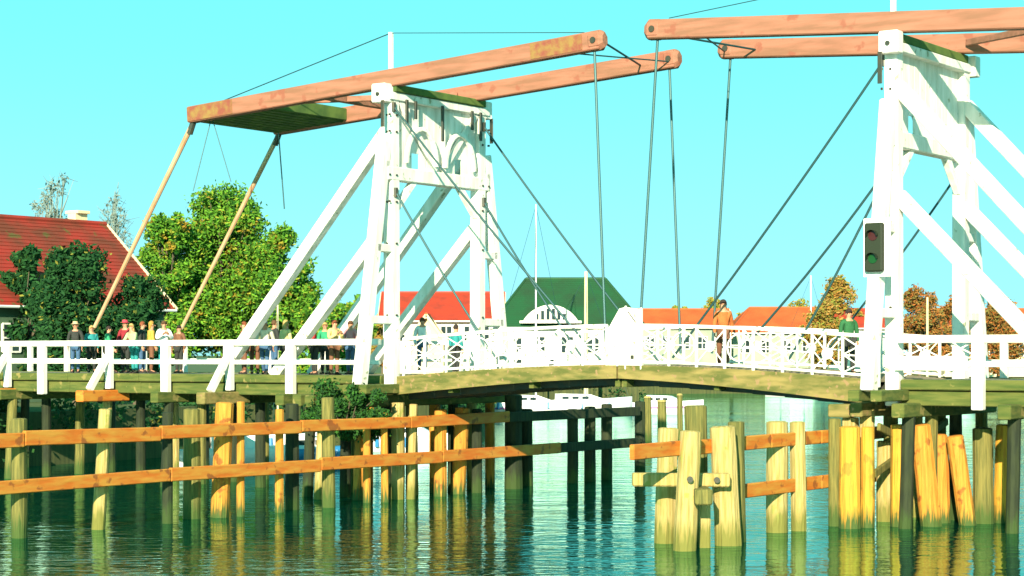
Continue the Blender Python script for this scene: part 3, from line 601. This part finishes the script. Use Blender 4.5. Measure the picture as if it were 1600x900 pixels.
def house(label, X, Y, L, D, eave, ridge, wallm, roofm, hip=0, rz=0, wins=(), chim=None, gz=2.1, ov=.4, name='house'):
    e = empty(name, (X, Y, gz), label, 'house', rz); ev = eave-gz; rg = ridge-gz
    w_ = MB().box((0, 0, ev/2), (L, D, ev), .01)
    if hip == 0:
        for s in (-1, 1): w_.prism([(s*(L/2-.2), -D/2+.02, ev-.01), (s*(L/2-.2), D/2-.02, ev-.01), (s*(L/2-.2), 0, rg-.12)], (s*.19, 0, 0))
    w_.build('wall', wallm, e)
    a, b_ = L/2+ov, D/2+ov; dz = ov*(rg-ev)/(D/2); lo = ev-dz; hx = L/2+ov-hip; th = .14
    rf = MB()
    rows = 24
    def q(p0, p1, p2, p3):   # roof plane in stepped tile courses: p0,p1 eave; p2,p3 ridge
        p0, p1, p2, p3 = map(Vector, (p0, p1, p2, p3)); nrm = (p1-p0).cross(p3-p0).normalized()
        if nrm.z < 0: nrm = -nrm
        for i in range(rows):
            f0, f1 = i/rows, (i+1)/rows; A, B_, C_, D_ = p0.lerp(p3, f0), p1.lerp(p2, f0), p1.lerp(p2, f1), p0.lerp(p3, f1)
            if (B_-A).length < .02: continue
            rf.add([A+nrm*.05, B_+nrm*.05, C_+nrm*.02, D_+nrm*.02, A-nrm*.08, B_-nrm*.08, C_-nrm*.08, D_-nrm*.08], [(0, 1, 2, 3), (4, 7, 6, 5), (0, 4, 5, 1), (1, 5, 6, 2), (2, 6, 7, 3), (3, 7, 4, 0)])
    q((-a, -b_, lo), (a, -b_, lo), (hx, 0, rg), (-hx, 0, rg)); q((a, b_, lo), (-a, b_, lo), (-hx, 0, rg), (hx, 0, rg))
    if hip: q((a, -b_, lo), (a, b_, lo), (hx, .01, rg), (hx, -.01, rg)); q((-a, b_, lo), (-a, -b_, lo), (-hx, -.01, rg), (-hx, .01, rg))
    r = rf.build('roof', roofm, e)
    m = MB().cyl((-hx, 0, rg+.06), (hx, 0, rg+.06), .13, k=8)
    if hip:
        for sx in (-1, 1):
            for sy in (-1, 1): m.cyl((sx*hx, 0, rg+.06), (sx*a, sy*b_, lo+.06), .1, k=6)
    m.build('ridge_tiles', roofm, r)
    if not hip:
        for sx in (-1, 1):
            for sy in (-1, 1): MB().beam((sx*(a+.05), 0, rg-.02), (sx*(a+.05), sy*(b_+.05), lo-.02), .08, .26, ch=.01).build('bargeboard', 'cream', r)
    if chim:
        m = MB(); m.beam((chim[0], chim[1], rg-1), (chim[0], chim[1], rg+chim[2]), .8, .6, (0, 1, 0), .02); m.box((chim[0], chim[1], rg+chim[2]+.03), (.8, 1.0, .16)); m.build('chimney', 'cream', r)
    m = MB()
    for s in (-1, 1): m.cyl((-a, s*(b_+.07), lo-.02), (a, s*(b_+.07), lo-.02), .07, k=6)
    m.build('gutter', 'alu', e)
    for x, z, ww, hh in wins: window(e, (x, -D/2-.03, z), ww, hh)
    for x, z, ww, hh in wins[:2]: window(e, (x, D/2+.03, z), ww, hh, Vector((0, 1, 0)))
    return e
# green roofed house with eyebrow dormer
Y = 150; k = Y/FPX
G = house('white house with large green hipped roof and arched eyebrow dormer', 4.3, Y+4.6, 11.4, 9.2, 6.75, 10.35, 'plaster', 'greenroof', hip=2.9, wins=[(-4, 3.0, 1, 1.3), (-2.2, 3.0, 1, 1.3), (0, 3.0, 1, 1.3), (2, 3.0, 1, 1.3), (4, 3.0, 1, 1.3), (-4, .9+.4, 1, 1.2), (-1, 1.3, 1, 1.2), (2.6, 1.3, 1, 1.2)], chim=None)
cx = (860-800)*k-4.3; z0 = 6.85-2.1; y0 = -5.15
pts = [(cx+2.15*math.cos(a), y0, z0+1.35*math.sin(a)**1.5) for a in [math.pi*i/20 for i in range(21)]]
MB().prism(pts, (0, 3.2, 0)).build('eyebrow_dormer', 'greenroof', G)
m = MB(); 
pin = [(cx+1.75*math.cos(a), y0-.1, z0+.12+1.02*math.sin(a)**1.4) for a in [math.pi*i/20 for i in range(21)]]
po = [(x, y0-.1, z) for x, _, z in pts]
m.add(po+pin+[(x, y+.12, z) for x, y, z in po+pin], [(i, i+1, 22+i, 21+i) for i in range(20)]+[(42+i, 63+i, 64+i, 43+i) for i in range(20)]+[(i, 42+i, 43+i, i+1) for i in range(20)]+[(21+i, 22+i, 64+i, 63+i) for i in range(20)])
m.beam((cx-2.4, y0-.06, z0+.02), (cx+2.4, y0-.06, z0+.02), .2, .2); m.build('dormer_frame', 'white', G)
MB().prism([(x, y0-.02, z) for x, _, z in pin], (0, -.02, 0)).build('dormer_backing', 'plaster', G)
for i, (dx, hh) in enumerate(((-1.05, .45), (-.62, .7), (-.2, .85), (.22, .85), (.64, .7), (1.05, .45))):
    MB().box((cx+dx, y0-.07, z0+.2+hh/2), (.24, .04, hh)).build('dormer_pane', 'glass', G)
# red roofed houses
k = 165/FPX
house('white house with bright red roof seen between the posts of the left portal', (690-800)*k, 169, 10.0, 7.6, 7.45, 9.7, 'plaster', 'redtile', wins=[(-3.6, 4.0, 1, 1.4), (-1.6, 4.0, 1, 1.4), (.4, 4.0, 1, 1.4), (2.4, 4.0, 1, 1.4), (4.1, 4.0, 1, 1.4)])
house('small cream gabled annex in front of the bright red roof', (672-800)*k, 160.5, 5.4, 2.8, 5.6, 7.6, 'cream', 'orangetile', rz=R_(90), wins=[(-1.5, 2.4, .9, 1.1)])
k = 220/FPX
house('low white house with orange roof right of the white centre panel', (1070-800)*k, 224, 10.2, 8, 7.6, 9.55, 'dimwall', 'orangetile', wins=[(-4, 3.6, 1.1, 1.4), (-2, 3.6, 1.1, 1.4), (0, 3.6, 1.1, 1.4), (2, 3.6, 1.1, 1.4), (4, 3.6, 1.1, 1.4)])
house('long house with hipped orange roof behind the right railing', (1255-800)*k, 230, 15, 10, 7.1, 9.9, 'dimwall', 'orangetile', hip=3, wins=[(x, 3.2, 1.1, 1.5) for x in (-6, -3.6, -1.2, 1.2, 3.6, 6)])
house('red roofed house half hidden behind the green jacketed walker', (1350-800)*k*.9, 200, 7, 8, 7.2, 9.0, 'plaster', 'redtile', wins=[(-2, 3.2, 1, 1.4), (1, 3.2, 1, 1.4)])
house('brick red roofed house beyond the right edge', (1555-800)*.066, 200, 12, 9, 6.4, 9.0, 'cream', 'orangetile', wins=[(-4, 2.8, 1, 1.4), (-1, 2.8, 1, 1.4), (2, 2.8, 1, 1.4)])
# left house: the roof slope faces right, its verge runs down to the right
k = 100/FPX; nrm = Vector((.8, -.6, 0)); rd = Vector((-.6, -.8, 0)); apex = Vector(((165-800)*k, 100, 0)); L = 11; D = 9.6
c = apex+rd*(L/2+.4)
hz = math.atan2(-rd.y, -rd.x)
H1 = house('dark boarded house with red tiled roof, pale bargeboard and cream chimney at far left', c.x, c.y, L, D, 6.9, EYE+(HOR-352)*k, 'greywall', 'darktile', rz=hz, chim=(4.3, .3, .55), wins=[(-4, 3.0, 1, 1.3), (-1.5, 3.0, 1, 1.3), (1.2, 3.0, 1, 1.3), (3.8, 3.0, 1, 1.3)])

# ------------------------------------------------------------------ boats
def boat(label, X, Y, L, rz, hullm='hull', mast=0, mastm='alu', cabin=True, stripe=True, boom=True, mr=.06, group=None):
    e = empty('sailing_boat' if mast else 'motor_boat', (X, Y, 0), label, 'boat', rz)
    B = L*.32; rings = []; deck = []
    for i in range(11):
        f = i/10; x = -L/2+L*f; b_ = B/2*(1-max(0, (f-.45)/.55)**2.2)*(.82+.18*min(1, f*4)); sh = L*.10+.25+.14*L*.3*(f**2); kk = max(b_, .02)
        rings.append([(x, -kk, sh), (x, -kk*.92, sh*.5), (x, -kk*.6, -.15), (x, kk*.6, -.15), (x, kk*.92, sh*.5), (x, kk, sh)])
    m = MB(); m.ring(rings); m.build('hull', hullm, e, True)
    if stripe:
        m = MB()
        for s in (1, 4):
            for r0, r1 in zip(rings, rings[1:]):
                y = 1.02 if s else 1
                a = [Vector(r[s if s == 1 else 4]) for r in (r0, r1)]; o = Vector((0, -.03 if s == 1 else .03, 0)); m.add([a[0]+o, a[1]+o, a[1]+o+Vector((0, 0, .14)), a[0]+o+Vector((0, 0, .14))], [(0, 1, 2, 3)])
        m.build('stripe', 'stripe', e)
    h = L*.10+.25
    if cabin:
        c_ = MB(); w0 = B*.32
        c_.ring([[(-L*.18, -w0, h-.05), (-L*.18, w0, h-.05), (-L*.18, w0*.85, h+.55), (-L*.18, -w0*.85, h+.55)], [(L*.12, -w0, h-.05), (L*.12, w0, h-.05), (L*.1, w0*.8, h+.5), (L*.1, -w0*.8, h+.5)], [(L*.26, -w0*.6, h), (L*.26, w0*.6, h), (L*.25, w0*.5, h+.12), (L*.25, -w0*.5, h+.12)]])
        cb = c_.build('cabin', 'hull', e)
        m = MB()
        for s in (-1, 1):
            for xx in (-.13, -.04, .05): m.box((L*xx, s*w0*.935, h+.27), (L*.06, .03, .2))
        m.build('cabin_window', 'glass', cb)
    if mast:
        m = MB(); m.cyl((L*.08, 0, h), (L*.08, 0, mast), mr, mr*.7, 8); m.build('mast', mastm, e)
        if boom:
            m = MB(); m.cyl((L*.07, 0, h+1.1), (-L*.4, 0, h+1.15), .05, k=6); m.build('boom', mastm, e)
            m = MB(); m.cyl((L*.02, 0, h+1.24), (-L*.38, 0, h+1.26), .13, k=8); m.build('furled_sail', 'hull', e)
        m = MB()
        for q in ((L*.48, 0, h), (-L*.48, 0, h), (L*.05, B*.4, h), (L*.05, -B*.4, h)): m.cyl((L*.08, 0, mast-.1), q, .012, k=4)
        m.build('rigging', 'cable', e)
    for xx in (-.3, 0, .25): MB().cyl((L*xx, -B*.47, h-.02), (L*xx, -B*.50, h-.45), .09, k=8).build('fender_buoy', 'bluehull', e)
boat('white cabin boat with violet stripe under the left half of the span', (825-800)*.0455, 137, 7.0, 0, mast=15, mr=.07)
boat('white yacht whose thick cream mast stands before the green roof', (915-800)*.0452-.6, 136, 8.0, R_(12), mast=10.2, mastm='mast', mr=.17, stripe=False, boom=False)
boat('white cabin boat moored under the second outrigger at left', -10.6, 73.5, 4.6, R_(8), mast=0, stripe=False)
boat('small blue boat moored behind the left fender piles', -7.9, 76, 3.6, R_(20), hullm='bluehull', mast=0, stripe=False)
boat('white open boat behind the crowded piles of the left portal', -4.6, 86, 4.4, R_(-5), mast=0, stripe=False)
boat('far yacht with tall white mast behind the long orange roof', (1272-800)*.066-1, 199, 8.0, R_(-10), mast=12.5, mastm='alu', mr=.12, stripe=False)
boat('yacht with brownish mast seen through the right portal', (1450-800)*.0498-.8, 150, 9.0, R_(5), mast=8.8, mastm='mast', mr=.12, stripe=False, boom=False)
boat('small yacht with short cream mast behind the crowd at left', (437-800)*.0278-.5, 84, 5.0, R_(15), mast=6.5, mastm='mast', mr=.06, stripe=False, boom=False)
boat('cream cabin boat partly hidden by the dark fender end', (1040-800)*.0455, 140, 6.0, R_(-15), mast=0, stripe=True)

# ------------------------------------------------------------------ people
def skinned(name, verts, edges, radii, m, parent, sub=1, root=0):
    me = bpy.data.meshes.new(name+'_cage'); me.from_pydata([tuple(v) for v in verts], edges, [])
    o = bpy.data.objects.new(name+'_cage', me); COL.objects.link(o)
    md = o.modifiers.new('skin', 'SKIN'); md.use_smooth_shade = True
    sv = me.skin_vertices[0].data
    for i, r in enumerate(radii):
        sv[i].radius = r if isinstance(r, tuple) else (r, r); sv[i].use_root = (i == root)
    if sub: o.modifiers.new('sub', 'SUBSURF').levels = sub; o.modifiers[-1].render_levels = sub
    dg = bpy.context.evaluated_depsgraph_get(); dg.update()
    nm = bpy.data.meshes.new_from_object(o.evaluated_get(dg)); nm.name = name
    bpy.data.objects.remove(o)
    return nm
def plain(name, c, r=.85, n=None): 
    key = name
    if key not in M: M[key] = mat(name, c, r, tuple(min(1, x*.7) for x in c), 9, .5)
    return key
SKINC = plain('skin', (.52, .26, .15), .6)
def person(label, loc, face, top_c, leg_c, hair_c, h=1.72, pose='stand', female=False, hat=None, group='people walking on the bridge'):
    e = empty('person', loc, label, 'person', face, group); s = h/1.72; V = lambda x, y, z: Vector((x*s, y*s, z*s))
    sh = .165 if female else .19; st = .16 if pose == 'walk' else .02; lean = {'lean': .16, 'walk': .03}.get(pose, 0)
    P = dict(pel=V(0, 0, .93), wai=V(0, -lean*.25, 1.08), che=V(0, -lean*.7, 1.28), nb=V(0, -lean, 1.44), nk=V(0, -lean-.015, 1.50), hd=V(0, -lean-.03, 1.60), hd2=V(0, -lean-.03, 1.655))
    for q, sx in (('L', 1), ('R', -1)):
        P['hip'+q] = V(.09*sx, 0, .90); P['kn'+q] = V(.10*sx, -st*sx*.6-.02, .50); P['an'+q] = V(.10*sx, -st*sx*1.2+(.12 if st > .1 and sx < 0 else 0), .09)
        P['to'+q] = P['an'+q]+V(.02*sx, -.14, -.05); P['sh'+q] = V(sh*sx, -lean*.95, 1.40)
        if pose == 'lean': P['el'+q] = V((sh+.08)*sx, -lean-.10, 1.16); P['wr'+q] = V((sh-.02)*sx, -lean-.30, 1.10)
        elif pose == 'phone': P['el'+q] = V((sh+.07)*sx, -.10, 1.15); P['wr'+q] = V((sh-.10)*sx, -.30, 1.30)
        else: P['el'+q] = V((sh+.06)*sx, st*sx*.8, 1.13); P['wr'+q] = V((sh+.05)*sx, st*sx*1.4-.07, .88)
    names = list(P); ix = {k: i for i, k in enumerate(names)}
    ed = [('pel', 'wai'), ('wai', 'che'), ('che', 'nb'), ('nb', 'nk'), ('nk', 'hd'), ('hd', 'hd2')]
    for q in 'LR': ed += [('pel', 'hip'+q), ('hip'+q, 'kn'+q), ('kn'+q, 'an'+q), ('an'+q, 'to'+q), ('nb', 'sh'+q), ('sh'+q, 'el'+q), ('el'+q, 'wr'+q)]
    rad = dict(pel=(.14, .11), wai=(.12, .095), che=(.145, .11), nb=(.09, .08), nk=(.055, .058), hd=(.082, .098), hd2=(.07, .085))
    for q in 'LR': rad.update({'hip'+q: .085, 'kn'+q: .06, 'an'+q: .042, 'to'+q: .035, 'sh'+q: .055, 'el'+q: .042, 'wr'+q: .03})
    def mesh(keys, grow, nm, mt, extra=None, sub=1, rt='pel'):
        ks = [k_ for k_ in names if k_ in keys]; im = {k_: i for i, k_ in enumerate(ks)}
        E = [(im[a], im[b_]) for a, b_ in ed if a in im and b_ in im]
        rr = [tuple((x*s+grow) for x in (rad[k_] if isinstance(rad[k_], tuple) else (rad[k_],)*2)) for k_ in ks]
        me = skinned(nm, [P[k_] for k_ in ks], E, rr, mt, e, sub, im[rt])
        return me
    me = mesh(names, 0, 'body', SKINC)
    hm = MB()      # hands and nose joined to the body mesh
    for q, sx in (('L', 1), ('R', -1)):
        wv = P['wr'+q]; d = (wv-P['el'+q]).normalized(); side = Vector((0, 1, 0)) if abs(d.z) > .6 else Vector((1, 0, 0)); side = (side-d*side.dot(d)).normalized(); nrm = d.cross(side)
        hm.beam(wv-d*.02, wv+d*.09*s, .075*s, .03*s, nrm, .01)
        for j, ln in enumerate((.070, .080, .075, .058)):
            b0 = wv+d*.085*s+side*(j-1.5)*.019*s; b1 = b0+(d*.9+nrm*.25).normalized()*ln*.5*s; b2 = b1+(d*.6+nrm*.7).normalized()*ln*.5*s
            hm.cyl(b0, b1, .0095*s, .0088*s, 6); hm.cyl(b1, b2, .0088*s, .007*s, 6)
        b0 = wv+d*.03*s-side*.03*s; b1 = b0+(d*.6-side*.7+nrm*.2).normalized()*.04*s; hm.cyl(b0, b1, .012*s, .010*s, 6); hm.cyl(b1, b1+(d*.9-side*.1+nrm*.3).normalized()*.03*s, .010*s, .008*s, 6)
    hc = P['hd']+V(0, 0, .025); fy = -.105*s
    hm.add([hc+V(-.014, -.098, -.045), hc+V(.014, -.098, -.045), hc+V(0, -.128, -.04), hc+V(0, -.098, .01)], [(0, 1, 2), (0, 2, 3), (1, 3, 2)])
    for sx in (-1, 1): hm.ball(hc+V(.088*sx, .0, -.01), .028*s, 6, 4, (.4, .7, 1))
    bm = bmesh.new(); bm.from_mesh(me); t2 = bpy.data.meshes.new('tmp'); t2.from_pydata(hm.v, [], hm.f); bm.from_mesh(t2); bm.to_mesh(me); bm.free(); bpy.data.meshes.remove(t2)
    me.materials.clear(); me.materials.append(M[SKINC]); o = bpy.data.objects.new('body', me); COL.objects.link(o); o.parent = e
    def child(me, nm, mt, par=None):
        me.materials.clear(); me.materials.append(M[mt]); o = bpy.data.objects.new(nm, me); COL.objects.link(o); o.parent = par or e; return o
    child(mesh(['pel', 'wai', 'che', 'nb', 'shL', 'shR', 'elL', 'elR', 'wrL', 'wrR'], .022, 'jacket', top_c, rt='che'), 'jacket', plain(*top_c))
    child(mesh(['pel', 'hipL', 'hipR', 'knL', 'knR', 'anL', 'anR'], .018, 'trousers', leg_c), 'trousers', plain(*leg_c))
    for q in 'LR':
        a = P['an'+q]; m = MB(); m.ring([[a+V(x*.045, y, z) for x, z in ((-1, -.085), (1, -.085), (1, -.03), (.5, hz_), (-.5, hz_), (-1, -.03))] for y, hz_ in ((.06, .03), (-.03, .03), (-.12, -.03), (-.18, -.055))])
        m.build('shoe', plain('dark_shoe', (.03, .025, .02)), e)
    m = MB()      # hair: cap over skull, longer for women
    k_ = 12
    rings = []
    for i in range(6):
        f = i/5*(.62 if not female else .72)*math.pi
        rings.append([hc+V(.096*math.sin(f+.02)*math.cos(2*math.pi*j/k_), .012+(.112 if math.sin(2*math.pi*j/k_) > 0 else .100*(1 if f < 1.25 else .72))*math.sin(f+.02)*math.sin(2*math.pi*j/k_), .015+.118*math.cos(f) if math.sin(2*math.pi*j/k_) > -.5 else max(.045, .015+.118*math.cos(f))) for j in range(k_)])
    m.ring(rings)
    if female: m.ball(hc+V(0, .07, -.09), .085*s, 8, 6, (1.05, .55, 1.5))
    m.build('hair', plain(*hair_c), e, True)
    m = MB()
    for sx in (-1, 1): m.ball(hc+V(.032*sx, -.096, .0), .011*s, 6, 4)
    m.build('eyes', plain('eye_dark', (.02, .015, .01)), e)
    m = MB(); m.box(hc+V(0, -.100, -.075), (.045*s, .012, .009)); m.build('mouth', plain('lip', (.35, .08, .07)), e)
    if hat:
        m = MB(); m.cyl(hc+V(0, 0, .055), hc+V(0, 0, .065), .155*s, .15*s, 14); m.cyl(hc+V(0, 0, .06), hc+V(0, 0, .15), .10*s, .085*s, 14); m.build('hat', plain(*hat), e)
    return e
def bp(t, u, z=None): v = Vector((OX, OY, 0))+TV*t+UV*u; v.z = DK if z is None else z; return v
red = ('red_cloth', (.55, .03, .03)); grn = ('green_cloth', (.03, .30, .14)); wht = ('white_cloth', (.8, .8, .78)); lime = ('pale_green_cloth', (.40, .50, .25)); och = ('ochre_cloth', (.55, .33, .05))
org = ('rust_orange_cloth', (.45, .13, .03)); yel = ('yellow_cloth', (.72, .58, .25)); blk = ('black_cloth', (.03, .035, .03)); jean = ('blue_denim', (.05, .12, .22)); teal = ('teal_cloth', (.02, .25, .25)); dgr = ('dark_green_cloth', (.02, .12, .04)); crm = ('cream_cloth', (.75, .66, .50)); brn = ('brown_cloth', (.18, .08, .04)); pink = ('pink_cloth', (.6, .25, .28))
bh = ('brown_hair', (.10, .05, .02)); dh = ('dark_hair', (.03, .02, .015)); fh = ('fair_hair', (.45, .30, .10)); gh = ('red_brown_hair', (.22, .06, .02)); wh = ('white_hair', (.6, .58, .52))
F0 = BA
def pp(px, u, *a, **k): person(a[0], bp(t_at(px, u), u, k.pop('z', None)), *a[1:], **k)
pp(118, 1.6, 'person in dark jacket with tan sun hat at the far left end of the railing', F0+.6, blk, jean, bh, h=1.76, hat=('tan_hat', (.62, .42, .24)))
pp(168, 1.0, 'person in green jacket beside the foot of the near pull pole', F0+2.2, grn, blk, dh, h=1.60, pose='walk')
pp(196, 2.0, 'person with red cap and dark red jacket in the left crowd', F0+.3, ('dark_red_cloth', (.28, .02, .03)), blk, bh, h=1.80, hat=('red_cap', (.55, .05, .08)))
pp(211, .6, 'person in pale green top leaning on the left railing', F0, lime, teal, fh, h=1.66, pose='lean', female=True)
pp(236, 1.4, 'person with ochre hair and ochre jacket between pale green and white tops', F0+2.6, och, brn, ('ochre_hair', (.40, .22, .04)), h=1.76, female=True)
pp(256, .6, 'person in bright white shirt and teal trousers by the far pull pole', F0+1.0, wht, teal, bh, h=1.74, pose='phone')
pp(382, 1.6, 'person in orange top partly behind the lower end of the long brace', F0-.4, org, brn, gh, h=1.70, female=True)
pp(414, .7, 'person in cream jacket right behind the long white brace', F0+.5, crm, jean, wh, h=1.72, pose='walk')
pp(446, 1.8, 'person in yellow coat with fair hair left of the short brace', F0+3, yel, blk, fh, h=1.74, female=True)
pp(492, 1.2, 'person in bright red jacket between the white braces', F0-.3, red, blk, dh, h=1.62, pose='lean')
pp(522, .7, 'person with dark hair and yellowish top nearest the left portal', F0+1.3, ('straw_cloth', (.62, .50, .20)), brn, gh, h=1.70, pose='phone')
pp(548, 2.4, 'person in pink top behind the splayed portal leg', F0+.2, pink, jean, bh, h=1.70)
pp(1130, .9, 'person with dark brown hair in rust orange coat on the right half of the span', F0+.5, org, brn, dh, h=1.80, pose='walk', female=True, z=leaf_z(t_at(1130, .9)))
pp(1326, 1.0, 'person with dark hair in dark green jacket next to the right portal', F0+.9, dgr, blk, dh, h=1.70, z=leaf_z(t_at(1326, 1)))
pp(143, 2.6, 'person in teal jacket standing behind the foot of the near pull pole', F0+.9, teal, blk, fh, h=1.66, female=True)
pp(222, 2.8, 'person in black jacket at the back of the left crowd', F0+2.0, blk, jean, gh, h=1.78)
pp(280, 2.6, 'person in brown coat just right of the far pull pole', F0+.2, brn, blk, dh, h=1.62)
pp(398, 2.2, 'person in pale green top peeping out left of the long brace', F0+.8, lime, brn, gh, h=1.66, female=True)
pp(428, 2.6, 'person in black coat between cream jacket and yellow coat', F0+2.8, blk, jean, bh, h=1.76)
pp(508, 2.4, 'person in green jacket between red jacket and yellowish top', F0+.4, grn, blk, fh, h=1.66)
pp(660, 3.2, 'person in white shirt behind the first lattice panel right of the left portal', F0+.6, wht, jean, bh, h=1.68, z=leaf_z(t_at(660, 3.2)))
pp(712, 2.8, 'person in teal jacket behind the lattice in front of the bright red roof', F0+3.0, teal, blk, dh, h=1.55, z=leaf_z(t_at(712, 2.8)))
for px, Y, topy, r, lab in ((1012, 96, 622, .2, 'slim olive mooring post farthest left beyond the dolphin'), (1034, 92, 628, .24, 'thick mooring post in the middle of three beyond the dolphin'), (1062, 99, 618, .16, 'thin tall mooring post rightmost of three beyond the dolphin')):
    p = at(px, Y, topy); e = empty('mooring_post', (p.x, p.y, 0), lab, 'mooring post', 0, 'mooring posts beyond the dolphin')
    MB().cyl((.05, 0, -1.2), (0, 0, p.z), r, r*.9, 10, .05).build('post', 'pileolive', e); MB().cyl((0, 0, p.z+.01), (0, 0, p.z+.10), r*1.05, r*.7, 10).build('post_cap', 'pilepale', e)
